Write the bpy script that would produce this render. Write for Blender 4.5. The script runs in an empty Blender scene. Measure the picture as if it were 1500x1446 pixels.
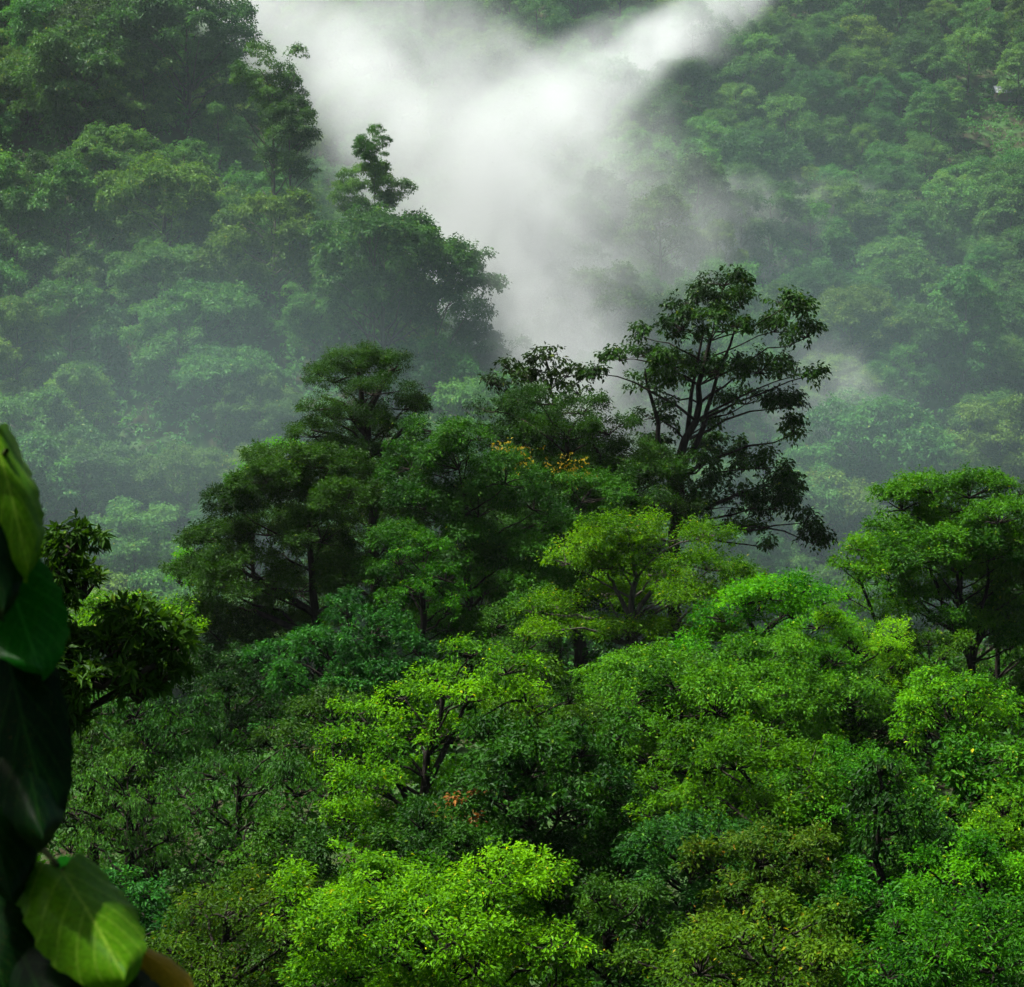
import bpy, math
import numpy as np
from mathutils import Matrix, Vector

sc = bpy.context.scene
R_ = math.radians
# ------------------------------------------------------------------ camera
F = 750 / math.tan(R_(15))            # focal length in pixels of the 1500-wide photograph
PITCH = R_(-4)
cam = bpy.data.cameras.new('camera'); co = bpy.data.objects.new('camera', cam)
sc.collection.objects.link(co); sc.camera = co
cam.sensor_fit = 'HORIZONTAL'; cam.angle = R_(30)
cam.clip_start = 0.1; cam.clip_end = 5000
co.location = (0, 0, 0); co.rotation_euler = (R_(90) + PITCH, 0, 0)
cam.dof.use_dof = True; cam.dof.focus_distance = 105; cam.dof.aperture_fstop = 13

# ------------------------------------------------------------------ light
SUN = Vector((-0.42, 0.08, 0.90)).normalized()
w = bpy.data.worlds.new("World"); sc.world = w; w.use_nodes = True
nt = w.node_tree; bg = nt.nodes['Background']
sky = nt.nodes.new('ShaderNodeTexSky'); sky.sky_type = 'NISHITA'; sky.sun_disc = False
sky.sun_elevation = math.asin(SUN.z); sky.sun_rotation = math.atan2(SUN.x, SUN.y)
sky.air_density = 1.0; sky.dust_density = 5.0; sky.ozone_density = 1.0
nt.links.new(sky.outputs[0], bg.inputs[0]); bg.inputs[1].default_value = 0.05
sl = bpy.data.lights.new('sun', 'SUN'); sl.energy = 5.0; sl.angle = R_(3); sl.color = (1, 0.975, 0.92)
so = bpy.data.objects.new('sun', sl); sc.collection.objects.link(so)
so.rotation_euler = (-SUN).to_track_quat('-Z', 'Y').to_euler()
sc.view_settings.view_transform = 'Standard'; sc.view_settings.look = 'None'
sc.view_settings.exposure = 1.93; sc.view_settings.gamma = 1
HAZE_D = 0.00003
sc.render.engine = 'CYCLES'
cy = sc.cycles
cy.use_adaptive_sampling = True; cy.adaptive_threshold = 0.015
cy.use_denoising = True
try:
    cy.denoiser = 'OPENIMAGEDENOISE'; cy.denoising_input_passes = 'RGB_ALBEDO_NORMAL'
except Exception: pass
cy.max_bounces = 4; cy.diffuse_bounces = 1; cy.glossy_bounces = 1; cy.transmission_bounces = 3
cy.volume_bounces = 0; cy.transparent_max_bounces = 48
cy.volume_step_rate = 1.0; cy.volume_max_steps = 128
cy.caustics_reflective = False; cy.caustics_refractive = False
cy.sample_clamp_indirect = 4

# ------------------------------------------------------------------ helpers
def W(px, py, D):
    """point seen at photo pixel (px,py) at depth y = D"""
    cx, cz = (px - 750) / F, (723 - py) / F
    c, s = math.cos(PITCH), math.sin(PITCH)
    y, z = c - s * cz, s + c * cz
    return np.array((cx / y * D, D, z / y * D))

def norm(a): return a / np.maximum(np.linalg.norm(a, axis=-1, keepdims=True), 1e-9)
UP = np.array((0., 0., 1.))

def mesh_obj(name, V, Fc, mat, parent=None, tint=None, smooth=False, loc=None):
    """V (n,3); Fc (m,k) quads/tris array or list of arrays"""
    me = bpy.data.meshes.new(name)
    V = np.asarray(V, np.float32)
    if not isinstance(Fc, list): Fc = [Fc]
    Fc = [np.asarray(f, np.int32) for f in Fc if len(f)]
    loops = np.concatenate([f.ravel() for f in Fc])
    sizes = np.concatenate([np.full(len(f), f.shape[1], np.int32) for f in Fc])
    starts = np.concatenate([[0], np.cumsum(sizes)[:-1]]).astype(np.int32)
    me.vertices.add(len(V)); me.vertices.foreach_set('co', V.ravel())
    me.loops.add(len(loops)); me.loops.foreach_set('vertex_index', loops)
    me.polygons.add(len(sizes)); me.polygons.foreach_set('loop_start', starts)
    if smooth: me.polygons.foreach_set('use_smooth', np.ones(len(sizes), bool))
    me.update(calc_edges=True)
    if smooth is False:
        me.polygons.foreach_set('use_smooth', np.zeros(len(sizes), bool))
    if tint is not None:
        a = me.attributes.new('tint', 'FLOAT', 'FACE'); a.data.foreach_set('value', np.asarray(tint, np.float32))
    if mat: me.materials.append(mat)
    o = bpy.data.objects.new(name, me); sc.collection.objects.link(o)
    if parent is not None: o.parent = parent
    if loc is not None: o.location = loc
    return o

def thing(name, label, cat, loc, group=None):
    o = bpy.data.objects.new(name, None); sc.collection.objects.link(o)
    o.empty_display_size = 0.5; o.location = [float(v) for v in loc]
    o['label'] = label; o['category'] = cat
    if group: o['group'] = group
    return o

# ------------------------------------------------------------------ materials
def leaf_mat(name, a, b, c=None, trans=0.35, rough=0.5, spec=0.05, tcol=None):
    """a..b: per-leaf colour range, c: colour of the odd off-colour leaf"""
    m = bpy.data.materials.new(name); m.use_nodes = True; t = m.node_tree; N = t.nodes; L = t.links
    N.clear(); out = N.new('ShaderNodeOutputMaterial')
    at = N.new('ShaderNodeAttribute'); at.attribute_name = 'tint'
    oi = N.new('ShaderNodeObjectInfo')
    cr = N.new('ShaderNodeValToRGB'); e = cr.color_ramp.elements
    e[0].position = 0; e[0].color = (*a, 1); e[1].position = 0.85; e[1].color = (*b, 1)
    q = e.new(1.0); q.color = (*(c or b), 1)
    L.new(at.outputs['Fac'], cr.inputs[0])
    hs = N.new('ShaderNodeHueSaturation')
    mr = N.new('ShaderNodeMapRange'); mr.inputs[3].default_value = 0.75; mr.inputs[4].default_value = 1.25
    L.new(oi.outputs['Random'], mr.inputs[0]); L.new(mr.outputs[0], hs.inputs['Value'])
    mh = N.new('ShaderNodeMapRange'); mh.inputs[3].default_value = 0.478; mh.inputs[4].default_value = 0.506
    mu = N.new('ShaderNodeMath'); mu.operation = 'FRACT'; m7 = N.new('ShaderNodeMath'); m7.operation = 'MULTIPLY'; m7.inputs[1].default_value = 7.31
    L.new(oi.outputs['Random'], m7.inputs[0]); L.new(m7.outputs[0], mu.inputs[0]); L.new(mu.outputs[0], mh.inputs[0]); L.new(mh.outputs[0], hs.inputs['Hue'])
    L.new(cr.outputs[0], hs.inputs['Color'])
    p = N.new('ShaderNodeBsdfPrincipled'); p.inputs['Roughness'].default_value = rough
    p.inputs['Specular IOR Level'].default_value = spec
    L.new(hs.outputs[0], p.inputs['Base Color'])
    tr = N.new('ShaderNodeBsdfTranslucent')
    mx = N.new('ShaderNodeMix'); mx.data_type = 'RGBA'; mx.blend_type = 'MULTIPLY'; mx.inputs[0].default_value = 1
    L.new(hs.outputs[0], mx.inputs[6]); mx.inputs[7].default_value = (*(tcol or (1.5, 1.35, 0.45)), 1)
    L.new(mx.outputs[2], tr.inputs[0])
    ms = N.new('ShaderNodeMixShader'); ms.inputs[0].default_value = trans
    L.new(p.outputs[0], ms.inputs[1]); L.new(tr.outputs[0], ms.inputs[2]); L.new(ms.outputs[0], out.inputs[0])
    return m

def bark_mat(name, a, b, scale=3.0):
    m = bpy.data.materials.new(name); m.use_nodes = True; t = m.node_tree; N = t.nodes; L = t.links
    p = N['Principled BSDF']; p.inputs['Roughness'].default_value = 0.85; p.inputs['Specular IOR Level'].default_value = .06
    tc = N.new('ShaderNodeTexCoord'); mp = N.new('ShaderNodeMapping'); mp.inputs['Scale'].default_value = (scale, scale, scale * .25)
    nz = N.new('ShaderNodeTexNoise'); nz.inputs['Scale'].default_value = 2.0; nz.inputs['Detail'].default_value = 6
    cr = N.new('ShaderNodeValToRGB'); cr.color_ramp.elements[0].color = (*a, 1); cr.color_ramp.elements[1].color = (*b, 1)
    cr.color_ramp.elements[0].position = .35; cr.color_ramp.elements[1].position = .65
    bp = N.new('ShaderNodeBump'); bp.inputs['Strength'].default_value = .6; bp.inputs['Distance'].default_value = .05
    L.new(tc.outputs['Object'], mp.inputs[0]); L.new(mp.outputs[0], nz.inputs[0]); L.new(nz.outputs[0], cr.inputs[0])
    L.new(cr.outputs[0], p.inputs['Base Color']); L.new(nz.outputs[0], bp.inputs['Height']); L.new(bp.outputs[0], p.inputs['Normal'])
    return m

M = dict(
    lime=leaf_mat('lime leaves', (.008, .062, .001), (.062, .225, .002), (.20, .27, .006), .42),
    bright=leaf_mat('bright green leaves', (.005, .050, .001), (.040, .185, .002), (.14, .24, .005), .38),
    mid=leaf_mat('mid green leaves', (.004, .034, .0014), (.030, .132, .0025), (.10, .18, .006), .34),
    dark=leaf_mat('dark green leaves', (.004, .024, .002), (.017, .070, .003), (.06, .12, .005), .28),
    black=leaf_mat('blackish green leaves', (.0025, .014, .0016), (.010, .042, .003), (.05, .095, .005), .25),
    blue=leaf_mat('blue green leaves', (.005, .034, .004), (.020, .100, .010), (.05, .15, .012), .3),
    olive=leaf_mat('olive leaves', (.008, .048, .002), (.034, .118, .003), (.20, .20, .008), .34),
    brown=leaf_mat('bronze leaves', (.009, .050, .002), (.042, .095, .004), (.20, .13, .015), .34),
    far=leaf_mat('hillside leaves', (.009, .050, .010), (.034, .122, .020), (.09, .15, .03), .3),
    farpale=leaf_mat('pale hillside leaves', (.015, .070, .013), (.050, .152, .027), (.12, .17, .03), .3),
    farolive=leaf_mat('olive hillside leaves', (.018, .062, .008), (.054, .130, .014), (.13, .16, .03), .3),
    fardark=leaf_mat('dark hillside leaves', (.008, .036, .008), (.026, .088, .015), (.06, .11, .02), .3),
    blossom=leaf_mat('yellow blossom', (.07, .10, .005), (.22, .16, .008), (.25, .2, .015), .3),
    dead=leaf_mat('dead leaves', (.07, .035, .010), (.16, .065, .015), (.2, .12, .03), .3, tcol=(1.2, .8, .5)),
    bark=bark_mat('dark bark', (.006, .0055, .004), (.018, .015, .011)),
    barkgrey=bark_mat('grey bark', (.02, .018, .013), (.06, .055, .042)),
)

# ------------------------------------------------------------------ terrain
_rn = np.random.default_rng(5)
_nw = [(_rn.normal(size=2) / s, _rn.uniform(0, 6.28), s) for s in (60, 45, 33, 24, 18, 14) for _ in range(3)]
def bumps(x, y):
    h = 0
    for k, ph, s in _nw: h = h + np.sin(x * k[0] + y * k[1] + ph) * s * 0.035
    return h
def smax(a, b, k=6.0):
    h = np.clip(.5 + .5 * (a - b) / k, 0, 1)
    return b * (1 - h) + a * h + k * h * (1 - h)
def spur_d(x, y): return (x + 5.0) * .82 + (y - 213) * .572
def spur(x, y):
    d = spur_d(x, y)
    return -10.5 + .125 * x + .83 * (y - 215) - 1.7 * np.maximum(d, 0)
def hill(x, y):
    return -42 + .55 * (y - 215) + 7 * np.sin(x * .045 + .8) + .0 * x
def terrain(x, y):
    x = np.asarray(x, float); y = np.asarray(y, float)
    near = -1.8 - .8 * np.clip(y - 1, 0, 40)
    z = smax(spur(x, y), hill(x, y), 8)
    z = smax(z, np.full_like(z, -40.) + 0 * x, 8)
    kn = np.clip((152 - y) / 34, 0, 1); kn = kn * kn * (3 - 2 * kn)          # the near knoll
    kz = -24 + 4.5 * np.clip((y - 55) / 45, 0, 1) - 3.5 * np.clip((-x - 6) / 14, 0, 1)
    z = z * (1 - kn) + kz * kn
    z = z + bumps(x, y) * np.where(y < 160, .45, 1) * np.clip((y - 45) / 40, 0, 1)
    t = np.clip((y - 38) / 14, 0, 1); t = t * t * (3 - 2 * t)
    return near * (1 - t) + z * t

def build_ground():
    ys = np.concatenate([np.arange(-30, 60, 2.5), np.arange(60, 640, 5.0)])
    xs = np.arange(-320, 321, 5.0)
    X, Y = np.meshgrid(xs, ys); Z = terrain(X, Y)
    Z = np.where(Y > 560, np.minimum(Z, terrain(X, 560 + 0 * Y)), Z)
    V = np.stack([X, Y, Z], -1).reshape(-1, 3)
    n = len(xs); i, j = np.meshgrid(np.arange(len(ys) - 1), np.arange(n - 1), indexing='ij')
    a = (i * n + j).ravel()
    m = bpy.data.materials.new('forest floor'); m.use_nodes = True; t = m.node_tree; N = t.nodes; L = t.links
    p = N['Principled BSDF']; p.inputs['Roughness'].default_value = .95; p.inputs['Specular IOR Level'].default_value = .05
    tc = N.new('ShaderNodeTexCoord'); nz = N.new('ShaderNodeTexNoise'); nz.inputs['Scale'].default_value = .35; nz.inputs['Detail'].default_value = 8
    cr = N.new('ShaderNodeValToRGB'); cr.color_ramp.elements[0].color = (.018, .015, .008, 1); cr.color_ramp.elements[1].color = (.02, .05, .012, 1)
    cr.color_ramp.elements[0].position = .4; cr.color_ramp.elements[1].position = .6
    L.new(tc.outputs['Object'], nz.inputs[0]); L.new(nz.outputs[0], cr.inputs[0]); L.new(cr.outputs[0], p.inputs['Base Color'])
    o = mesh_obj('ground', V, np.stack([a, a + 1, a + n + 1, a + n], -1), m, smooth=True)
    o['kind'] = 'structure'; o['label'] = 'forest floor of the valley and its two steep hillsides'
build_ground()

# ------------------------------------------------------------------ foliage
def rdir(rng, n):
    return norm(rng.normal(size=(n, 3)))

SP = {  # ll leaf length, asp width/length, k leaves per spray, sl spray length, sw spread, droop, flat, sub lumps per clump, den sprays/m2
    'broad':  dict(ll=.19, asp=.50, k=22, sl=.60, sw=.30, droop=.35, flat=.70, sub=10, den=5.4, up=.25),
    'fine':   dict(ll=.15, asp=.46, k=26, sl=.55, sw=.27, droop=.25, flat=.66, sub=11, den=5.8, up=.25),
    'layer':  dict(ll=.19, asp=.46, k=22, sl=.75, sw=.36, droop=.15, flat=.42, sub=9, den=5.4, up=.10),
    'hang':   dict(ll=.26, asp=.36, k=16, sl=.9, sw=.20, droop=.85, flat=.85, sub=10, den=5.2, up=-.1),
    'gappy':  dict(ll=.32, asp=.58, k=14, sl=.75, sw=.34, droop=.65, flat=.80, sub=7, den=4.2, up=.1),
    'whorl':  dict(ll=.23, asp=.32, k=9, sl=.12, sw=.05, droop=.15, flat=.85, sub=10, den=24.0, up=.4),
    'far':    dict(ll=.36, asp=.55, k=15, sl=.9, sw=.42, droop=.50, flat=.80, sub=10, den=3.1, up=.15),
}
def leaves(O, A, P, rng, outw=None):
    n = len(O); k = P['k']
    O = np.repeat(O, k, 0); A = np.repeat(A, k, 0); m = n * k
    t = rng.random((m, 1))
    S = norm(np.cross(A, UP) + rng.normal(size=(m, 3)) * .25)
    B = norm(np.cross(S, A))
    lat = np.where(rng.random((m, 1)) < .5, -1., 1.)
    al = (t - .25) * P['sl']
    pos = O + A * al + S * lat * rng.random((m, 1)) * P['sw'] + B * rng.normal(size=(m, 1)) * P['sw'] * .3
    pos[:, 2] -= (P['droop'] * .55 * np.maximum(al, 0) ** 2 / max(P['sl'], .2))[:, 0]
    if P['sl'] < .2:
        d = norm(rdir(rng, m) * .9 + A * .55 + UP * -P['droop'])
    else:
        d = norm(A * .55 + S * lat * .8 + rng.normal(size=(m, 3)) * .35 - UP * P['droop'])
    nr = norm(UP * .75 + A * .35 + rng.normal(size=(m, 3)) * .5)
    sd = norm(np.cross(d, nr)); nn = np.cross(sd, d)
    Ln = P['ll'] * (.65 + .7 * rng.random((m, 1))); Wd = Ln * P['asp'] * .5
    mid = pos + d * Ln * .45
    V = np.empty((m, 4, 3)); V[:, 0] = pos; V[:, 1] = mid + sd * Wd + nn * Wd * .25
    V[:, 2] = pos + d * Ln - UP * Ln * .18; V[:, 3] = mid - sd * Wd + nn * Wd * .25
    return V.reshape(-1, 3)

def crown_geo(cl, P, rng, density=1.0, fill=.12):
    """cl (n,6) clumps -> leaf vertices, tint, sub-lump centres"""
    Os, As, Ts, subs = [], [], [], []
    for c in cl:
        ce, r = c[:3], c[3:6]
        ns = max(3, int(P['sub'] * rng.uniform(.8, 1.2)))
        d = rdir(rng, ns * 2); d = d[d[:, 2] > -.55][:ns]
        rm = r.mean()
        ctint = rng.normal() * .20
        for q in d:
            sc_ = ce + q * r * rng.uniform(.5, 1.0 if 'lr' in P else .92)
            sr = np.array((1, 1, P['flat'])) * rm * rng.uniform(*P.get('lr', (.28, .56)))
            subs.append((ce, sc_))
            n = int(P['den'] * density * 4 * math.pi * sr[0] * sr[0] * .75)
            if n < 3: n = 3
            e = rdir(rng, n)
            keep = (e @ q > -.45) & ((e[:, 2] > -.10) | (rng.random(n) < .16))
            e = e[keep]
            if not len(e): continue
            u = 1.08 - .42 * rng.random((len(e), 1)) + (rng.random((len(e), 1)) < .14) * rng.random((len(e), 1)) * .5
            Os.append(sc_ + e * sr * u)
            As.append(norm(e + UP * P['up'] + rng.normal(size=e.shape) * .35))
            Ts.append(np.clip(.42 + ctint + rng.normal() * .10 + rng.normal(size=len(e)) * .19, 0, .84))
    O = np.concatenate(Os); A = np.concatenate(As); T = np.concatenate(Ts)
    V = leaves(O, A, P, rng)
    T = np.repeat(T, P['k']); T = np.clip(T + rng.normal(size=len(T)) * .14, 0, .86)
    T = np.where(rng.random(len(T)) < .010, 1.0, T)
    return V, T, subs

def quads(n): return np.arange(n * 4, dtype=np.int32).reshape(-1, 4)

class Wood:
    def __init__(s): s.V = []; s.F = []; s.n = 0
    def tube(s, pts, rad, k=6):
        pts = np.asarray(pts, float); rad = np.asarray(rad, float); m = len(pts)
        T = norm(np.gradient(pts, axis=0)); ref = np.array((1., .13, .07)) if abs(T[0][2]) > .6 else UP
        a = norm(np.cross(T, ref)); b = np.cross(T, a)
        th = np.arange(k) / k * 2 * math.pi
        ring = pts[:, None] + rad[:, None, None] * (np.cos(th)[None, :, None] * a[:, None] + np.sin(th)[None, :, None] * b[:, None])
        i, j = np.meshgrid(np.arange(m - 1), np.arange(k), indexing='ij')
        f = np.stack([i * k + j, i * k + (j + 1) % k, (i + 1) * k + (j + 1) % k, (i + 1) * k + j], -1).reshape(-1, 4)
        s.V.append(ring.reshape(-1, 3)); s.F.append(f + s.n); s.n += m * k
    def obj(s, name, mat, parent):
        return mesh_obj(name, np.concatenate(s.V), np.concatenate(s.F), mat, parent, smooth=True)

def curve(p0, p1, rng, lift=.2, n=6, wob=.06):
    p0, p1 = np.asarray(p0), np.asarray(p1); L = np.linalg.norm(p1 - p0)
    mid = p0 * .5 + p1 * .5 + UP * L * lift * rng.uniform(-.3, 1) + rng.normal(size=3) * L * wob
    t = np.linspace(0, 1, n)[:, None]
    pts = (1 - t) ** 2 * p0 + 2 * t * (1 - t) * mid + t * t * p1
    pts[1:-1] += rng.normal(size=(n - 2, 3)) * L * wob * .35
    return pts

def wood_for(cl, subs, trunk, rt, rng, twigs=True, att=.55):
    """trunk: list of points base->top"""
    w_ = Wood(); tp = np.asarray(trunk, float)
    tt = np.linspace(0, 1, len(tp)); fine = np.linspace(0, 1, 14)
    P = np.stack([np.interp(fine, tt, tp[:, i]) for i in range(3)], -1)
    L = np.linalg.norm(tp[-1] - tp[0]); P[1:-1, :2] += rng.normal(size=(12, 2)) * L * .006
    rad = rt * (1 - .75 * fine); rad[0] *= 1.5
    w_.tube(P, rad, 9)
    for c in cl:
        ce = c[:3]; hd = np.hypot(*(ce[:2] - P[:, :2]).T)
        want = ce[2] - att * hd - .3
        i = int(np.argmin(np.abs(P[:, 2] - want) + .15 * hd)); i = max(i, 4)
        pts = curve(P[i], ce - UP * c[5] * .2, rng, .18)
        w_.tube(pts, np.linspace(min(rad[i] * .45, .04 + .013 * np.linalg.norm(P[i] - ce)), .03, len(pts)), 6)
    if twigs:
        for ce, s_ in subs:
            pts = curve(ce - UP * .2, s_, rng, .1, 4)
            w_.tube(pts, np.linspace(.045, .012, 4), 4)
    return w_

def tree(name, label, D, clumps, sp, mat, trunk_px, rt=.35, bark='bark', density=1.0, seed=1, depth=None, stems=(), extra=None, cat='tree', group=None, over=None, tight=.9, att=.55):
    """clumps: list of (px,py,rx,ry[,dD]) as seen in the photograph, unprojected to depth D"""
    rng = np.random.default_rng(seed); P = dict(SP[sp]); P.update(over or {})
    if sp not in ('whorl', 'gappy'): P['ll'] *= .86; P['k'] = int(P['k'] * 1.22)
    s = D / F
    xs = [c[0] for c in clumps]; half = (max(xs) - min(xs)) * .5 * s + 1
    C = []
    for c in clumps:
        dd = c[4] if len(c) > 4 else rng.uniform(-.55, .55) * (depth if depth is not None else half)
        p = W(c[0], c[1], D + dd); rx, rz = c[2] * s * tight, c[3] * s * tight
        C.append((*p, rx, (rx + rz) * .5 + .15, rz))
    C = np.array(C)
    base_xy = W(trunk_px[0][0], 723, D)[:2]
    base = np.array((*base_xy, float(terrain(*base_xy)) - .3))
    tp = [base] + [W(x, y, D) for x, y in trunk_px]
    root = thing(name, label, cat, base, group)
    V, T, subs = crown_geo(C, P, rng, density * 1.25)
    crown = mesh_obj('crown', V - base, quads(len(T)), M[mat], root, T)
    w_ = wood_for(C, subs, tp, rt, rng, att=att)
    for st in stems:                      # further stems or big limbs drawn in the photograph
        pts = np.array([W(x, y, D + (q[0] if q else 0)) for x, y, *q in st])
        tt = np.linspace(0, 1, len(pts)); fi = np.linspace(0, 1, 9)
        pts = np.stack([np.interp(fi, tt, pts[:, i]) for i in range(3)], -1)
        pts[1:-1] += rng.normal(size=(7, 3)) * .06
        w_.tube(pts, np.linspace(rt * .5, .06, 9), 7)
    w_.V = [v - base for v in w_.V]
    w_.obj('trunk', M[bark], root)
    if extra:
        for nm, m2, cc, n in extra:
            O = []
            for x, y, rx, ry in cc:
                q = rdir(rng, n) * rng.random((n, 1)) ** .5
                O.append(W(x, y, D - half * .45) + q * np.array((rx * s, rx * s * .5, ry * s)))
            O = np.concatenate(O); PP = dict(P); PP.update(k=3, sl=.3, sw=.15, ll=.20)
            V2 = leaves(O, norm(rdir(rng, len(O)) + UP * .3), PP, rng)
            mesh_obj(nm, V2 - base, quads(len(V2) // 4), M[m2], root, np.clip(rng.random(len(V2) // 4), 0, .86))
    return root

def dome(x0, x1, y0, y1, n, seed, k=.30, squash=1.0, skip=-.8):
    """clumps over an ellipsoid crown filling the pixel box; depth comes from the tree"""
    rng = np.random.default_rng(seed)
    i = np.arange(n) + .5; ph = i * 2.399963; z = 1 - 2 * i / n
    cx, rx = (x0 + x1) / 2, (x1 - x0) * .57; ry = (y1 - y0) * .55; cyy = y0 + ry
    out = []
    for zz, p in zip(z, ph):
        if zz < skip: continue
        rr = math.sqrt(1 - zz * zz) * rng.uniform(.62, 1.12)
        q = rx * k * rng.uniform(.55, 1.35)
        out.append((cx + (rx - q * .8) * rr * math.cos(p), cyy - (ry - q * .5) * zz * rng.uniform(.72, 1.16), q, q * .72 * squash, (math.sin(p) * rr, rx)))
    for _ in range(max(3, n // 5)):                    # shoots breaking out of the outline
        p = rng.uniform(0, 6.28); zz = rng.uniform(.1, .95); rr = math.sqrt(1 - zz * zz)
        q = rx * k * rng.uniform(.35, .6); g = rng.uniform(1.0, 1.2)
        out.append((cx + rx * g * rr * math.cos(p), cyy - ry * g * zz, q, q * .9, (math.sin(p) * rr, rx)))
    return out
def dome_tree(name, label, D, box, n, sp, mat, seed, k=.30, **kw):
    s = D / F
    cl = [(a, b, c, d, e[0] * e[1] * s * .8) for a, b, c, d, e in dome(*box, int(n * 1.35), seed, k, kw.pop('squash', 1.0), kw.pop('skip', -.8))]
    x0, x1, y0, y1 = box; cx = (x0 + x1) / 2 + (x1 - x0) * .08 * math.sin(seed * 1.7)
    kw['over'] = dict(dict(lr=(.20, .46), sub=13), **(kw.get('over') or {}))
    return tree(name, label, D, cl, sp, mat, [(cx, y0 + (y1 - y0) * .85), (cx, y0 + (y1 - y0) * .3)], seed=seed, **kw)

NEAR = 'trees on the near knoll'
# ---- back row of the knoll, standing out against the mist
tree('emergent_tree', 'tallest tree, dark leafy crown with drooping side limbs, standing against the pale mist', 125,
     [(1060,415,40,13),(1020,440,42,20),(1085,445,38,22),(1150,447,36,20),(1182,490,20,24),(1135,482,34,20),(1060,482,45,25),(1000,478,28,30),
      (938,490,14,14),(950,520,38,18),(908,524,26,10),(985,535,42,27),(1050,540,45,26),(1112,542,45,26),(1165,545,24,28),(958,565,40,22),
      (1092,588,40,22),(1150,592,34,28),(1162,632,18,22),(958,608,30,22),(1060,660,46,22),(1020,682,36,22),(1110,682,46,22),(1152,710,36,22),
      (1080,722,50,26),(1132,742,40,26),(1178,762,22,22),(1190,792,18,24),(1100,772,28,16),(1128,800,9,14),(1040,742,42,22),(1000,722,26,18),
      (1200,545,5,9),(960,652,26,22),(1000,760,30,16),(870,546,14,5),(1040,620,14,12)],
     'gappy', 'black', [(992,880),(990,760),(998,690),(1012,625),(1022,570),(1040,500)], rt=.5, seed=11, depth=3.6, density=1.25, tight=.95,  # backlit silhouette put into the colour: near-black leaves
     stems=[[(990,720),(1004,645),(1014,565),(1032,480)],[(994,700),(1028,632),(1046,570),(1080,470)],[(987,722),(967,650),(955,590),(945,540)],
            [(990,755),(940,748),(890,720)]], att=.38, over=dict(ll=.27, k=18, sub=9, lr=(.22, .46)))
tree('feathery_tree', 'thin see-through tree with a ragged dark crown sticking up behind the yellow-flowered tree', 126,
     [(800,523,24,14),(748,540,26,12),(728,562,15,12),(775,556,26,16),(832,548,28,15),(862,548,12,6),(800,580,40,13),(850,575,20,12)],
     'gappy', 'black', [(812,680),(812,590),(800,530)], rt=.3, seed=12, depth=3, over=dict(den=4.2))
tree('tiered_tree', 'tall dark tree with flat leaf tiers and straight bare trunk left of the knoll top', 121,
     [(518,530,40,16),(576,540,26,20),(488,556,42,16),(545,575,52,18),(468,596,34,16),(592,596,36,16),(522,612,50,18),(458,636,38,14),(562,636,52,18),
      (612,592,14,10),(500,660,54,16),(592,668,50,16),(540,690,40,14),(470,690,34,14)],
     'fine', 'dark', [(550,870),(545,780),(541,690),(537,610),(525,545)], rt=.5, seed=13, depth=4, density=1.6, tight=1.1,
     stems=[[(541,690),(500,640),(455,630)],[(541,680),(580,640),(610,600)],[(540,640),(500,590),(470,580)],[(538,610),(560,560),(578,540)]])
tree('flowering_tree', 'bright green tree carrying a patch of yellow blossom in the middle of the knoll top', 119,
     [(722,600,36,16),(790,588,50,22),(852,602,46,24),(760,640,55,26),(832,640,55,26),(892,632,46,26),(932,662,42,26),(800,682,55,26),(872,692,55,30),
      (942,702,42,30),(902,742,50,30),(962,738,26,22),(700,640,36,22)],
     'broad', 'dark', [(850,900),(840,760),(830,640)], rt=.5, seed=14,
     stems=[[(845,760),(880,680),(868,640)],[(845,780),(930,720),(960,735)]],
     extra=[('blossoms', 'blossom', [(765,668,40,22),(800,688,44,24),(838,680,34,20),(745,655,24,14),(850,700,24,14)], 34)])
tree('lime_tree', 'slender lime-leaved tree peeping out behind the broad dark tree on the left', 124,
     [(395,655,26,7),(430,660,26,7),(345,704,18,8),(272,822,20,20),(262,850,18,16),(300,790,16,12),(370,690,24,10)], 'layer', 'lime',
     [(380,1000),(370,800),(390,690)], rt=.25, seed=15, depth=2)
tree('broad_tree', 'broad dark tree with a wide domed crown below the tiered tree, left of centre', 115,
     [(430,672,55,18),(482,682,55,18),(390,702,48,24),(352,742,46,26),(440,722,60,28),(510,732,46,30),(322,790,46,30),(390,780,60,36),(470,790,60,40),
      (302,850,46,36),(362,850,60,40),(440,862,60,44),(512,850,36,44),(294,905,40,30),(352,930,58,40),(422,940,55,40),(312,982,46,32),(372,1012,46,36)],
     'fine', 'dark', [(470,1000),(460,880),(450,740)], rt=.5, seed=16, density=1.6, tight=1.1, over=dict(ll=.19), stems=[[(462,900),(400,860),(330,820)],[(465,930),(380,900),(350,890)]])
tree('bushy_tree', 'bushy dark tree filling the middle of the knoll under the yellow blossom', 110,
     [(640,630,46,24),(690,640,36,22),(602,682,46,30),(672,682,55,34),(740,704,55,34),(622,742,55,36),(702,752,60,40),(782,742,55,40),(852,732,55,36),
      (592,802,46,40),(662,812,60,44),(742,822,62,44),(815,805,55,36),(622,872,55,40),(702,890,62,44),(782,880,55,40),(560,850,30,36),(580,900,40,34),(660,930,50,30),(740,930,50,28)],
     'broad', 'dark', [(690,960),(685,850),(680,720)], rt=.45, seed=17, density=1.5, tight=1.05,
     stems=[[(688,880),(640,820),(590,760)],[(688,900),(640,860),(600,835)]])
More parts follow.
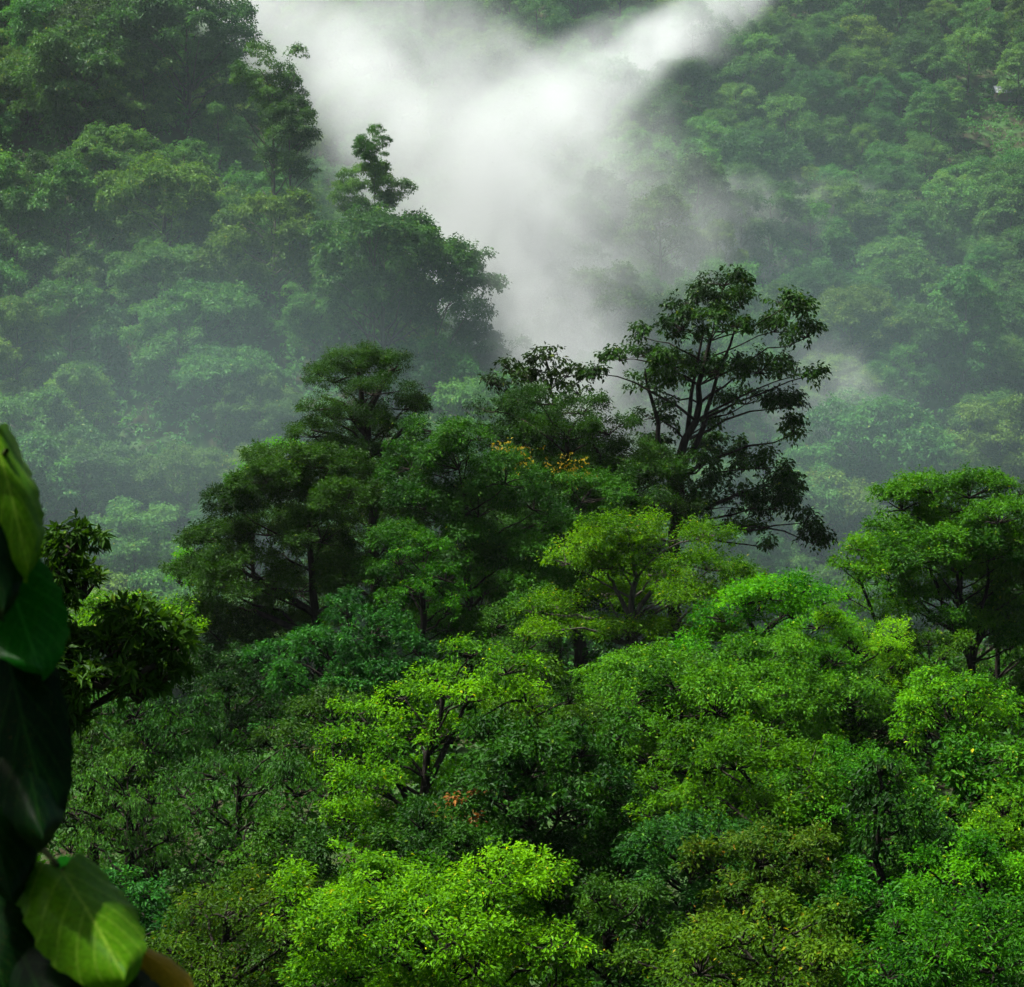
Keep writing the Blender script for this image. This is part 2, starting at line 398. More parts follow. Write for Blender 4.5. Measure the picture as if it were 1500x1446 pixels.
# ---- right side
tree('multi_stemmed_tree', 'leafy green round-crowned tree on several slim dark stems near the right edge', 101,
     [(1365,718,46,20),(1420,724,46,24),(1322,742,36,22),(1462,762,36,28),(1302,782,36,24),(1372,772,55,30),(1430,792,50,30),(1342,820,55,28),
      (1410,838,55,30),(1470,832,28,30),(1302,850,38,22),(1365,870,34,16),(1455,890,34,26),(1482,945,26,26),(1395,745,50,26),(1340,790,50,28),(1400,810,50,30),(1450,815,40,30),(1375,845,46,24),(1498,800,34,30),(1500,860,32,28),(1478,905,34,26),(1440,925,36,24),(1395,910,34,18),(1335,885,38,22),(1290,820,34,24),(1510,820,36,34),(1500,930,36,30)],
     'broad', 'mid', [(1425,985),(1417,930),(1405,870),(1395,790)], rt=.26, seed=21, density=1.5, tight=1.15,
     stems=[[(1422,970),(1385,900),(1370,850),(1350,800)],[(1420,960),(1385,920),(1345,880),(1310,830)],[(1425,975),(1440,900),(1450,840),(1450,780)],[(1418,930),(1400,870),(1420,800)]])
tree('sapling', 'slim light-green young tree leaning out left of the multi-stemmed tree', 97,
     [(1250,800,26,16),(1234,826,18,16),(1272,836,30,20),(1238,872,22,16),(1290,900,38,22),(1330,945,46,26),(1300,960,40,24)],
     'broad', 'bright', [(1320,1000),(1290,930),(1262,860),(1240,815)], rt=.16, seed=22)
tree('edge_tree', 'dark tree cut off by the right edge of the view, beside the round-crowned tree', 108,
     [(1494,722,14,16),(1512,752,30,26),(1520,805,40,30),(1510,860,30,30),(1525,920,40,40),(1500,990,30,30)], 'broad', 'dark', [(1530,1000),(1525,800)], rt=.3, seed=23)
tree('umbrella_tree', 'lime-green spreading tree with flat layered sprays in front of the tallest tree trunk', 98,
     [(920,772,55,12),(860,798,46,14),(980,788,55,14),(1040,780,38,12),(830,822,28,12),(902,828,50,16),(962,838,46,14),(1040,830,46,16),(1082,850,32,12),
      (882,868,55,14),(822,888,46,11),(782,894,22,8),(942,880,55,16),(1012,868,46,16),(1070,892,38,16),(862,918,55,13),(802,924,32,10),(932,928,55,14),(1000,920,55,16),(1060,932,46,16)],
     'layer', 'lime', [(928,960),(926,900),(930,850),(925,800)], rt=.3, seed=24, bark='barkgrey', density=1.3, tight=1.22,
     stems=[[(925,905),(905,870),(890,840)],[(926,905),(960,860),(985,820)],[(925,925),(860,905),(800,900)],[(930,900),(1000,880),(1050,850)]])
tree('forked_tree', 'light-green airy tree with a forked dark stem showing, right of the umbrella tree', 92,
     [(1090,880,36,14),(1130,872,36,12),(1172,862,36,11),(1202,880,26,11),(1160,900,32,12),(1060,905,30,14),(1200,915,36,14),(1130,930,30,14),(1050,950,46,18),(1150,965,46,20)],
     'layer', 'lime', [(1085,1005),(1108,945),(1095,900),(1078,862)], rt=.24, seed=25, density=1.3, tight=1.3, stems=[[(1108,945),(1140,905),(1172,875)],[(1090,990),(1125,960),(1160,940)]])
# ---- second row
D2 = dome_tree
D2('dome_tree', 'wide green tree full of small leaves below the umbrella tree, centre right', 86, (775,1260,950,1150), 26, 'broad', 'mid', 31, .24,
   stems=[[(1000,1080),(960,1010),(900,990)],[(1000,1090),(1060,1000),(1120,980)],[(1000,1060),(1010,1000),(985,960)]])
D2('lime_shrub', 'low lime-green leafy tree in the sunlit gap left of the multi-stemmed tree stems', 93, (1180,1345,905,1030), 14, 'fine', 'lime', 32)
D2('dark_tree', 'dark shaded tree in the hollow below the lime gap on the right', 88, (1190,1340,1000,1130), 12, 'broad', 'dark', 33)
D2('round_tree', 'rounded bright green tree under the stems of the multi-stemmed tree, far right', 82, (1310,1485,980,1110), 14, 'broad', 'bright', 34)
D2('bluish_tree', 'dense bluish dark tree in the centre left, below the broad dark tree', 96, (380,620,890,1110), 20, 'fine', 'blue', 35, over=dict(ll=.24))
D2('shaded_tree', 'dark tree in deep shade left of the bluish tree', 100, (270,420,950,1110), 14, 'broad', 'black', 36)
D2('pale_tree', 'pale yellow-green tree showing behind the dark whorled tree on the left', 82, (110,290,872,960), 14, 'layer', 'lime', 37)
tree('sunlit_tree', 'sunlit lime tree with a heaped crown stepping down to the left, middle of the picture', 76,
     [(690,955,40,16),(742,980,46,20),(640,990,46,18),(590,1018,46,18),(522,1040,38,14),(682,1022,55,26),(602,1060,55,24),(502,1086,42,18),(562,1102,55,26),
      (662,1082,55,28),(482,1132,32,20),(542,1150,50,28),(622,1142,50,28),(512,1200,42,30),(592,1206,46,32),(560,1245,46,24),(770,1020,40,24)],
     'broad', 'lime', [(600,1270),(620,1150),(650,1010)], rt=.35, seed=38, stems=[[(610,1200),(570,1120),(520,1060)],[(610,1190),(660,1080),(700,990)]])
D2('draped_tree', 'blue-green tree draped in creepers at left, just below the dark whorled tree', 80, (95,320,1000,1170), 18, 'hang', 'blue', 41, over=dict(ll=.2, k=13))
D2('creeper_mound', 'rounded blue-green mound of creepers over a small tree, lower left', 71, (95,265,1115,1310), 15, 'hang', 'blue', 42, over=dict(ll=.17, k=14))
D2('tangled_tree', 'tangled green tree hung with vines right of the creeper mound', 75, (240,490,1080,1330), 20, 'hang', 'blue', 43, over=dict(ll=.2, k=12))
D2('mottled_tree', 'mottled dark tree with reddish dead leaves right of the sunlit lime tree', 71, (625,960,1060,1330), 22, 'broad', 'dark', 44, .27, over=dict(ll=.24),
   extra=[('dead_leaves', 'dead', [(665,1170,16,6),(700,1158,16,6),(745,1155,22,6),(650,1190,14,8),(690,1200,20,10),(810,1290,14,8)], 16)])
D2('spreading_tree', 'bright-topped spreading green tree at centre right, above the bronze tree', 68, (925,1275,1072,1300), 22, 'fine', 'bright', 45, .27, over=dict(ll=.19))
D2('teal_tree', 'dark blue-green tree left of the bronze tree', 63, (930,1090,1180,1370), 14, 'fine', 'blue', 46, over=dict(ll=.18))
D2('knoll_tree', 'yellow-topped green tree behind the vine-wrapped column at right', 67, (1170,1370,1092,1300), 16, 'fine', 'mid', 47)
D2('right_tree', 'olive green bushy tree at the right edge below the rounded bright tree', 72, (1340,1530,1085,1290), 16, 'broad', 'olive', 48, over=dict(ll=.24))
tree('vine_column', 'narrow dark trunk wrapped in big-leaved vines, lower right', 60,
     [(1288,1130,24,20),(1282,1172,34,26),(1298,1215,34,26),(1278,1262,38,28),(1285,1310,40,28),(1265,1345,40,26)], 'hang', 'black', [(1285,1360),(1286,1240),(1288,1130)], rt=.2, seed=49, over=dict(ll=.24, asp=.5), depth=1.2)
# ---- front row
D2('bronze_tree', 'bronze and yellow-green tree with reddish young leaves, lower right of centre', 58, (1040,1205,1198,1400), 16, 'fine', 'brown', 51, over=dict(ll=.17))
D2('glossy_tree', 'vivid green tree at the right edge, low in the picture', 56, (1340,1530,1232,1430), 16, 'fine', 'bright', 52, over=dict(ll=.17))
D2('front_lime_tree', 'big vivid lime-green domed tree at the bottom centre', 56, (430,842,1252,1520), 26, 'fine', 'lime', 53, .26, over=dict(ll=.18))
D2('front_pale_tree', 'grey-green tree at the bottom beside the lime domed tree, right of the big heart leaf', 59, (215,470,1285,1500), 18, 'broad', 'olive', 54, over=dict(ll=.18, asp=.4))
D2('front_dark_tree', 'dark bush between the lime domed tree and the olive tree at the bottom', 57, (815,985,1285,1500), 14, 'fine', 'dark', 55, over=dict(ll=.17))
D2('front_olive_tree', 'olive tree flecked with yellow leaves at the bottom right of centre', 52, (955,1270,1330,1540), 20, 'broad', 'olive', 56, .27, over=dict(ll=.17))
D2('front_corner_tree', 'dark green tree filling the bottom right corner', 50, (1240,1530,1325,1540), 18, 'broad', 'mid', 57, over=dict(ll=.17, asp=.4))
D2('front_left_tree', 'dark tree low at the left behind the big heart-shaped leaves', 63, (60,260,1262,1480), 14, 'broad', 'blue', 58, over=dict(ll=.2))
for lb, D, bx, n, sp, mt_ in [
    ('dark green tree wedged between the bluish tree and the sunlit lime tree', 84, (400, 560, 1000, 1180), 12, 'broad', 'dark'),
    ('mid-green leafy tree between the sunlit lime tree and the wide small-leaved tree', 80, (700, 880, 975, 1150), 14, 'broad', 'mid'),
    ('bright green tree just below the forked airy tree on its right side', 89, (1090, 1270, 930, 1060), 12, 'fine', 'bright'),
    ('green tree behind the rounded bright tree, touching the multi-stemmed trunks', 95, (1280, 1420, 930, 1060), 10, 'broad', 'mid'),
    ('dark green bush tucked under the mottled tree at its left foot', 64, (560, 720, 1180, 1360), 12, 'broad', 'dark'),
    ('bright tree at the right edge above the vivid green tree', 63, (1400, 1530, 1160, 1330), 10, 'fine', 'bright'),
    ('leafy dark tree in the gap right of the vine-wrapped column', 62, (1290, 1430, 1190, 1380), 12, 'broad', 'dark'),
    ('dark tree filling the gap left of the front lime tree, under the tangled tree', 64, (330, 500, 1210, 1400), 12, 'broad', 'dark'),
    ('green tree between the vine-wrapped column and the olive front tree', 57, (1170, 1330, 1280, 1440), 12, 'broad', 'mid'),
    ('dark green tree low between the umbrella tree and the bushy dark tree', 100, (690, 830, 900, 1040), 12, 'fine', 'dark'),
    ('bright green tree low behind the sunlit lime tree, under the bushy dark tree', 104, (540, 700, 790, 960), 10, 'broad', 'mid'),
    ('deep green tree filling the knoll behind the bushy dark tree, below the yellow blossom', 122, (640, 960, 615, 930), 26, 'broad', 'dark'),
    ('deep green tree behind the trunk of the tiered tree', 126, (430, 660, 660, 960), 22, 'broad', 'dark'),
    ('dark tree low at the right edge behind the multi-stemmed tree', 108, (1390, 1560, 860, 1070), 14, 'broad', 'dark'),
    ('dark rounded tree on the knoll between the yellow-flowered tree and the tallest tree', 121, (860, 1010, 640, 860), 14, 'broad', 'black'),
    ('dark tree beside the creeper mound, close to the vine', 76, (60, 190, 1060, 1250), 10, 'hang', 'dark')]:
    D2('leafy_tree', lb, D, bx, n, sp, mt_, 200 + int(bx[0]) % 97)
tree('whorled_tree', 'near dark tree with whorls of narrow glossy leaves, left edge behind the vine', 32,
     [(110,790,32,24),(82,830,34,28),(122,858,22,28),(88,888,28,26),(200,915,42,24),(250,945,32,24),(172,950,46,26),(230,985,38,24),(150,990,42,28),(202,1012,34,16),
      (108,960,34,26),(108,1020,28,26),(100,1060,22,16),(60,900,30,30),(50,980,30,40)],
     'whorl', 'dark', [(40,1300),(60,1050),(80,900),(90,820)], rt=.12, seed=61, depth=.9, density=1.35, tight=1.05, stems=[[(60,1060),(110,1010),(180,970)],[(100,1020),(160,1000),(230,975)]])

# ------------------------------------------------------------------ far hillsides
def proto(kind, seed):
    rng = np.random.default_rng(seed); cl = []
    if kind == 'round':
        for a, b, c, d, e in dome(-6, 6, -12, -1, 20, seed, .33): cl.append((a, e[0] * e[1], -b, c, c, d))
    elif kind == 'tall':
        for i in range(22):
            z = rng.uniform(2.5, 14.5); r = 3.2 * math.sin(min(1, (15.5 - z) / 7) * 1.57) + .4; a = i * 2.4
            cl.append((r * math.cos(a), r * math.sin(a), z, 1.6, 1.6, 1.5))
    elif kind == 'umbrella':
        for i in range(20):
            r = 5.6 * math.sqrt((i + .5) / 20); a = i * 2.4
            cl.append((r * math.cos(a), r * math.sin(a), 11 - .09 * r * r + rng.uniform(-1.4, .6), 2.0, 2.0, 1.0))
    elif kind == 'ragged':
        for i in range(17):
            d = rdir(rng, 1)[0]; s = rng.uniform(.5, 1.15)
            cl.append((d[0] * 5 * s, d[1] * 5 * s, 8.5 + d[2] * 4.6 * s, *(np.array((1, 1, .8)) * rng.uniform(1.1, 2.2))))
    cl = np.array(cl)
    V, T, subs = crown_geo(cl, SP['far'], rng)
    w_ = wood_for(cl, subs, [(0, 0, -3), (.2, 0, 4), (0, .2, cl[:, 2].max() * .85)], .35, rng, False)
    c = mesh_obj('crown', V, quads(len(T)), None, None, T); t = w_.obj('trunk', M['barkgrey'], None)
    cm, tm = c.data, t.data
    bpy.data.objects.remove(c); bpy.data.objects.remove(t)
    return cm, tm
PK = ['round', 'round', 'tall', 'umbrella', 'ragged', 'ragged']
FM = ['far', 'farpale', 'farolive', 'fardark']
PM = {}
for i, k in enumerate(PK):
    cm, tm = proto(k, 100 + i)
    for m in FM:
        c2 = cm.copy(); c2.materials.append(M[m]); PM[(i, m)] = (c2, tm)
HT = {'round': 12.3, 'tall': 15.8, 'umbrella': 12.2, 'ragged': 13.5}
NAMEK = {'round': 'rounded_tree', 'tall': 'columnar_tree', 'umbrella': 'flat_topped_tree', 'ragged': 'ragged_tree'}
ADJ = {'round': 'rounded', 'tall': 'tall narrow', 'umbrella': 'flat-topped', 'ragged': 'ragged'}
COL = {'far': 'mid-green', 'farpale': 'pale green', 'farolive': 'olive', 'fardark': 'dark green'}
def far_tree(x, y, pi, m, s, rz, label, group, name=None, up=0.0):
    z = float(terrain(x, y)) - .2
    r = thing(name or NAMEK[PK[pi]], label, 'tree', (x, y, z), group)
    r.rotation_euler.z = rz; r.scale = (s, s, s)
    for nm, me in zip(('crown', 'trunk'), PM[(pi, m)]):
        o = bpy.data.objects.new(nm, me); sc.collection.objects.link(o); o.parent = r
        if up > 0:
            if nm == 'crown': o.location.z = up / s
            else: o.scale.z = 1 + up / s / HT[PK[pi]]
    return r
def proj(p):
    x, y, z = p; c, s = math.cos(PITCH), math.sin(PITCH)
    yy, zz = c * y + s * z, -s * y + c * z
    return 750 + F * x / yy, 723 - F * zz / yy
frng = np.random.default_rng(77)
def hit(px, py, a=150, b=620):
    for D in np.arange(a, b, 1.0):
        p = W(px, py, D)
        if float(terrain(p[0], p[1])) > p[2] - 6: break
    return D
LRIDGE, RHILL = 'trees on the left ridge', 'trees on the right hillside'
placed = []
HERO = [  # px, py of crown top, depth, proto, material, height in m, label, group
    (540, 236, 258, 1, 'farpale', 7, 'hazy round tree on the ridge right below the small lone tufted tree', LRIDGE),
    (548, 184, 262, 4, 'far', 5.6, 'small lone tree with tufted crown in the white mist above the left ridge', LRIDGE),
    (400, 64, 268, 4, 'far', 11, 'ragged tree with gaps in its crown on the left ridge edge, against the mist', LRIDGE),
    (275, -30, 280, 0, 'fardark', 16, 'dark tree at the top edge where the left ridge meets the mist', LRIDGE),
    (425, 140, 260, 2, 'fardark', 13, 'dark upright tree on the left ridge edge below the gappy ragged tree', LRIDGE),
    (640, 350, 224, 1, 'fardark', 13, 'big dark round tree at the nose of the left ridge, beside the mist', LRIDGE),
    (560, 300, 232, 0, 'far', 14, 'big green tree on the left ridge crest above its nose', LRIDGE),
    (690, 470, 212, 5, 'far', 11, 'lowest ragged tree at the foot of the left ridge nose, fading into mist', LRIDGE),
    (735, 490, 215, 4, 'far', 10, 'small ragged tree at the tip of the left ridge beside the thin see-through tree', LRIDGE),
    (240, 235, 240, 0, 'farolive', 14, 'broad olive domed tree in the middle of the left ridge', LRIDGE),
    (400, 285, 238, 1, 'farolive', 14, 'broad olive tree below the crest of the left ridge', LRIDGE),
    (1265, 572, 215, 0, 'far', 16, 'large round tree on the lower right hillside, left of the low ridge', RHILL),
    (195, 735, 196, 1, 'farpale', 11, 'pale round tree low at left in the blue haze, above the pale yellow-green tree', LRIDGE),
    (1350, 625, 205, 1, 'farpale', 9, 'small pale tree on the low ridge right of the large round tree', RHILL),
    (1420, 655, 203, 4, 'farolive', 9, 'olive tree at the low end of the low right ridge', RHILL),
    (120, 40, 285, 0, 'far', 17, 'big domed tree at the upper left corner of the left ridge', LRIDGE),
    (880, 390, 285, 1, 'farolive', 14, 'olive tree rising from the mist at the left foot of the right hillside', RHILL),
    (740, 40, 400, 0, 'farolive', 14, 'yellowish round tree above the mist at the top centre', RHILL),
]
for px, py, D, pi, m, h, lb, g in HERO:
    best = None                                   # stand it where the slope is a tree's height below the seen top
    for D_ in np.arange(D - 40, D + (24 if g == LRIDGE else 90), 2.0):
        t_ = W(px, py, D_); g_ = float(terrain(t_[0], D_)) - (t_[2] - h)
        if best is None or g_ > best[0]: best = (g_, D_)
        if g_ > -1: break
    D = best[1]
    top = W(px, py, D); x, y = top[0], D; gz = float(terrain(x, y)); s = h / HT[PK[pi]]
    far_tree(x, y, pi, m, s, frng.uniform(0, 6.28), lb, g, up=max(0., top[2] - gz - h))
    placed.append((x, y, 5.0))
HUT = (1472, 131)
# rows along the slope, back to front; each row jittered
ORD = ['first', 'second', 'third', 'fourth', 'fifth', 'sixth', 'seventh', 'eighth', 'ninth', 'tenth', 'eleventh', 'twelfth', 'thirteenth', 'fourteenth', 'fifteenth', 'sixteenth', 'seventeenth', 'eighteenth', 'nineteenth', 'twentieth']
rows = []; y = 196.
while y < 455: rows.append(y); y += 9.0 + (y - 196) * .010
cand = []
for ri, y0 in enumerate(rows):
    half = y0 * .268 + 9; step = 9.0 + (y0 - 196) * .012
    x = -half + (ri % 2) * step * .5
    while x < half:
        xx = x + frng.normal() * 1.8; yy = y0 + frng.normal() * 2.0
        x += step
        if any((xx - a) ** 2 + (yy - b) ** 2 < c * c for a, b, c in placed): continue
        left = spur(xx, yy) > hill(xx, yy)
        z = float(terrain(xx, yy)); tpx = proj((xx, yy, z + 11))
        if tpx[1] < -130 or tpx[1] > 900 or tpx[0] < -90 or tpx[0] > 1590: continue
        if not left and spur_d(xx, yy) < -4 and yy > 250 and z < spur(xx, min(yy, 300)): continue
        # hidden behind the left ridge: leave out
        hid = False
        for f_ in np.linspace(.55, .93, 14):
            if float(terrain(xx * f_, yy * f_)) + 8 > (z + 10) * f_: hid = True; break
        if hid: continue
        if abs(tpx[0] - HUT[0]) < 75 and -25 < tpx[1] - HUT[1] < 45 and yy < 400: continue
        cand.append((ri, xx, yy, left))
for left in (True, False):
    rr = sorted({c[0] for c in cand if c[3] == left}, reverse=True)
    for n_, ri in enumerate(rr):
        row = sorted([c for c in cand if c[0] == ri and c[3] == left], key=lambda c: c[1] / c[2])
        for q, (_, xx, yy, _) in enumerate(row):
            pi = int(frng.choice(len(PK), p=[.20, .18, .20, .10, .16, .16])); m = str(frng.choice(FM, p=[.42, .26, .16, .16]))
            lb = '%s %s tree, %s from left, %s row down, %s' % (COL[m], ADJ[PK[pi]], ORD[min(q, 19)], ORD[min(n_, 19)], 'left ridge' if left else 'right hillside')
            far_tree(xx, yy, pi, m, frng.uniform(.62, 1.18), frng.uniform(0, 6.28), lb, LRIDGE if left else RHILL)
print('far trees', len(cand) + len(HERO))

# ------------------------------------------------------------------ undergrowth
def undergrowth(n, y0, y1, P, mat, label, seed, hmax):
    rng = np.random.default_rng(seed)
    y = y0 + (y1 - y0) * rng.random(n); x = (rng.random(n) * 2 - 1) * (y * .30 + 10)
    z = terrain(x, y); bush = (np.sin(x * .9 + 2 * np.sin(y * .31)) * np.sin(y * .8 + 2 * np.sin(x * .27)) * .5 + .5)
    O = np.stack([x, y, z + .1 + rng.random(n) * (0.5 + hmax * bush)], -1)
    V = leaves(O, norm(rdir(rng, n) + UP * .8), P, rng); k = len(V) // 4
    o = mesh_obj('undergrowth', V, quads(k), M[mat], None, np.clip(.45 + rng.normal(size=k) * .2, 0, .86))
    o['kind'] = 'stuff'; o['label'] = label
undergrowth(26000, 44, 185, dict(SP['broad'], k=6, ll=.45), 'dark', 'leafy undergrowth covering the ground between the near trees', 3, 2.5)
undergrowth(52000, 185, 470, dict(SP['far'], k=10, ll=.55), 'far', 'scrub and saplings covering both far hillsides between the trees', 4, 5.5)

# ------------------------------------------------------------------ hut roof on the right hillside
def box(V, Fc, c, d):
    c = np.array(c, float); d = np.array(d, float) / 2; n = len(V)
    for i in range(8): V.append(c + d * np.array([(1 if i & 1 else -1), (1 if i & 2 else -1), (1 if i & 4 else -1)]))
    for f in ((0, 2, 3, 1), (4, 5, 7, 6), (0, 1, 5, 4), (2, 6, 7, 3), (0, 4, 6, 2), (1, 3, 7, 5)): Fc.append([n + q for q in f])
def plain(name, col, rough=.6, metal=0.0):
    m = bpy.data.materials.new(name); m.use_nodes = True; p = m.node_tree.nodes['Principled BSDF']
    N = m.node_tree.nodes; nz = N.new('ShaderNodeTexNoise'); nz.inputs['Scale'].default_value = 3; nz.inputs['Detail'].default_value = 5
    cr = N.new('ShaderNodeValToRGB'); cr.color_ramp.elements[0].color = (*[c * .75 for c in col], 1); cr.color_ramp.elements[1].color = (*col, 1)
    m.node_tree.links.new(nz.outputs[0], cr.inputs[0]); m.node_tree.links.new(cr.outputs[0], p.inputs['Base Color'])
    p.inputs['Roughness'].default_value = rough; p.inputs['Metallic'].default_value = metal
    return m
def hut():
    for D in np.arange(300, 500, .5):
        p = W(*HUT, D); gz = float(terrain(p[0], p[1]))
        if gz > p[2] - 2.6: break
    base = np.array((p[0], p[1], gz))
    r = thing('hut', 'small hut with a pale metal roof among the trees high on the right hillside', 'hut', base)
    h = p[2] - base[2]
    V, Fc = [], []
    for x in (-1.9, 1.9): box(V, Fc, (x, 0, h / 2 - .5), (.12, 3, h - .6))
    for yy in (-1.5, 1.5): box(V, Fc, (0, yy, h / 2 - .5), (3.68, .12, h - .6))
    mesh_obj('wall', np.array(V), np.array(Fc), plain('weathered boards', (.12, .09, .06), .9), r)
    V = []; Fc = []
    n = 40; xs = np.linspace(-2.4, 2.4, n + 1)
    prof = [(-2.3, -.95), (0, .75), (2.3, -.55)]
    for th in (0, -.05):
        for a, b in prof:
            for i, x in enumerate(xs): V.append((x, a, h + b + .03 * math.sin(i * 2.2) + th))
    k = n + 1
    for L0, fl in ((0, 0), (3 * k, 1)):
        for j in range(2):
            for i in range(n):
                q = [L0 + j * k + i, L0 + j * k + i + 1, L0 + (j + 1) * k + i + 1, L0 + (j + 1) * k + i]
                Fc.append(q[::-1] if fl else q)
    ro = mesh_obj('roof', np.array(V), np.array(Fc), plain('galvanised sheet', (.22, .24, .26), .8, .0), r)
hut()

# ------------------------------------------------------------------ big-leaved vine close to the camera
def vine_leaf_mat(name, col, vein, trans, tcol):
    m = bpy.data.materials.new(name); m.use_nodes = True; t = m.node_tree; N = t.nodes; L = t.links
    N.clear(); out = N.new('ShaderNodeOutputMaterial')
    uv = N.new('ShaderNodeUVMap'); sp = N.new('ShaderNodeSeparateXYZ'); L.new(uv.outputs[0], sp.inputs[0])
    def mth(op, a, b=None, c=None):
        n = N.new('ShaderNodeMath'); n.operation = op
        for i, v in enumerate((a, b, c)):
            if v is None: continue
            if isinstance(v, (int, float)): n.inputs[i].default_value = v
            else: L.new(v, n.inputs[i])
        return n.outputs[0]
    av = mth('ABSOLUTE', sp.outputs[1])
    side = mth('PINGPONG', mth('ADD', mth('MULTIPLY', sp.outputs[0], 5.5), mth('MULTIPLY', mth('POWER', av, .8), -2.6)), .5)
    sv = mth('LESS_THAN', side, .055); mid = mth('LESS_THAN', av, .035)
    v = mth('MAXIMUM', mth('MULTIPLY', sv, .7), mid)
    nz = N.new('ShaderNodeTexNoise'); nz.inputs['Scale'].default_value = 30; nz.inputs['Detail'].default_value = 6
    mp = N.new('ShaderNodeMapRange'); mp.inputs[1].default_value = .3; mp.inputs[2].default_value = .7; mp.inputs[3].default_value = .65; mp.inputs[4].default_value = 1.15
    L.new(nz.outputs[0], mp.inputs[0])
    sn = N.new('ShaderNodeTexNoise'); sn.inputs['Scale'].default_value = 55; sn.inputs['Detail'].default_value = 2
    spot = N.new('ShaderNodeMix'); spot.data_type = 'RGBA'; spot.inputs[6].default_value = (*col, 1)   # blemishes on the blade
    spot.inputs[7].default_value = (col[0] * 2.2 + .02, col[1] * 1.1 + .012, col[2] + .003, 1); L.new(mth('GREATER_THAN', sn.outputs[0], .68), spot.inputs[0])
    mx = N.new('ShaderNodeMix'); mx.data_type = 'RGBA'; L.new(spot.outputs[2], mx.inputs[6]); mx.inputs[7].default_value = (*vein, 1); L.new(v, mx.inputs[0])
    hv = N.new('ShaderNodeHueSaturation'); L.new(mx.outputs[2], hv.inputs['Color']); L.new(mp.outputs[0], hv.inputs['Value'])
    p = N.new('ShaderNodeBsdfPrincipled'); p.inputs['Roughness'].default_value = .32; p.inputs['Specular IOR Level'].default_value = .02
    L.new(hv.outputs[0], p.inputs['Base Color'])
    bp = N.new('ShaderNodeBump'); bp.inputs['Strength'].default_value = .5; bp.inputs['Distance'].default_value = .004; bp.invert = True
    L.new(v, bp.inputs['Height']); L.new(bp.outputs[0], p.inputs['Normal'])
    tr = N.new('ShaderNodeBsdfTranslucent'); m2 = N.new('ShaderNodeMix'); m2.data_type = 'RGBA'; m2.blend_type = 'MULTIPLY'; m2.inputs[0].default_value = 1
    L.new(hv.outputs[0], m2.inputs[6]); m2.inputs[7].default_value = (*tcol, 1); L.new(m2.outputs[2], tr.inputs[0])
    ms = N.new('ShaderNodeMixShader'); ms.inputs[0].default_value = trans
    L.new(p.outputs[0], ms.inputs[1]); L.new(tr.outputs[0], ms.inputs[2]); L.new(ms.outputs[0], out.inputs[0])
    return m
VM = dict(
    yellow=vine_leaf_mat('young vine leaf', (.036, .105, .002), (.09, .17, .012), .45, (1.4, 1.25, .4)),
    green=vine_leaf_mat('green vine leaf', (.003, .050, .002), (.010, .085, .006), .4, (1.2, 1.2, .5)),
    dark=vine_leaf_mat('shaded vine leaf', (.001, .008, .001), (.004, .018, .002), .15, (1, 1.2, .5)),  # deep shade put into the leaf colour, far darker than the green leaves
    ochre=vine_leaf_mat('withering vine leaf', (.11, .085, .006), (.16, .12, .015), .4, (1.3, 1, .4)),
)
def heart(name, base, tip, normal, width, mat, parent, cup=.10, label=None, droop=.0):
    """heart-shaped leaf from stalk point to tip"""
    b, t = np.asarray(base, float), np.asarray(tip, float); ax = t - b; L = np.linalg.norm(ax); ax = ax / L
    sd = norm(np.cross(ax, norm(np.asarray(normal, float)))); nn = np.cross(sd, ax)
    nu, nv = 30, 17; V = []; UVs = []
    for i in range(nu):
        u = i / (nu - 1)
        wd = width * .5 * (math.sin(min(u * 1.0 + .12, 1) * math.pi) ** .62 if u < .88 else 0)
        wd = width * .5 * max(0., (1 - u) ** .75 * (1 + 2.1 * u) ** 1.0) * .74
        for j in range(nv):
            v = (j / (nv - 1)) * 2 - 1
            back = -.20 * L * (1 - u) ** 3 * (1 - (1 - abs(v)) ** 2) * (1.0 if abs(v) < .85 else .75)   # lobes behind the stalk
            rip = .016 * L * math.sin(u * 14 + abs(v) * 3) * abs(v) - .012 * L * abs(math.sin((u * 5.5 - abs(v) ** .8 * 2.6) * math.pi)) * (1 - u) + .05 * L * math.sin(u * 3.1 + v * 1.7 + L * 60)
            z = -cup * L * (v * v) * (1 - u * .5) - droop * L * u * u + rip
            if abs(v) > .8: wdj = wd * (1 + .035 * math.sin(u * 37 + L * 90 + (3 if v > 0 else 0)) + .025 * math.sin(u * 83))
            else: wdj = wd
            V.append(b + ax * (u * L + back) + sd * v * wdj + nn * z); UVs.append((u, v))
    idx = lambda i, j: i * nv + j
    Fc = [[idx(i, j), idx(i, j + 1), idx(i + 1, j + 1), idx(i + 1, j)] for i in range(nu - 1) for j in range(nv - 1)]
    o = mesh_obj(name, np.array(V) - ORG, np.array(Fc), mat, parent, smooth=True)
    ul = o.data.uv_layers.new(name='UVMap'); vi = np.empty(len(o.data.loops), np.int32); o.data.loops.foreach_get('vertex_index', vi)
    ul.data.foreach_set('uv', np.array(UVs, np.float32)[vi].ravel())
    if label: o['label'] = label
    return o
ORG = np.array((-.95, 2.4, float(terrain(-.95, 2.4)) - .02))
vine = thing('climbing_vine', 'large heart-leaved vine hanging close to the camera down the left edge', 'vine', ORG)
wv = Wood()
def vpath(pts, r0, r1):
    P = np.array([W(x, y, d) for x, y, d in pts]); tt = np.linspace(0, 1, len(P)); fi = np.linspace(0, 1, 22)
    P = np.stack([np.interp(fi, tt, P[:, i]) for i in range(3)], -1)
    for _ in range(3): P[1:-1] = (P[:-2] + 2 * P[1:-1] + P[2:]) / 4
    return P, np.linspace(r0, r1, 22)
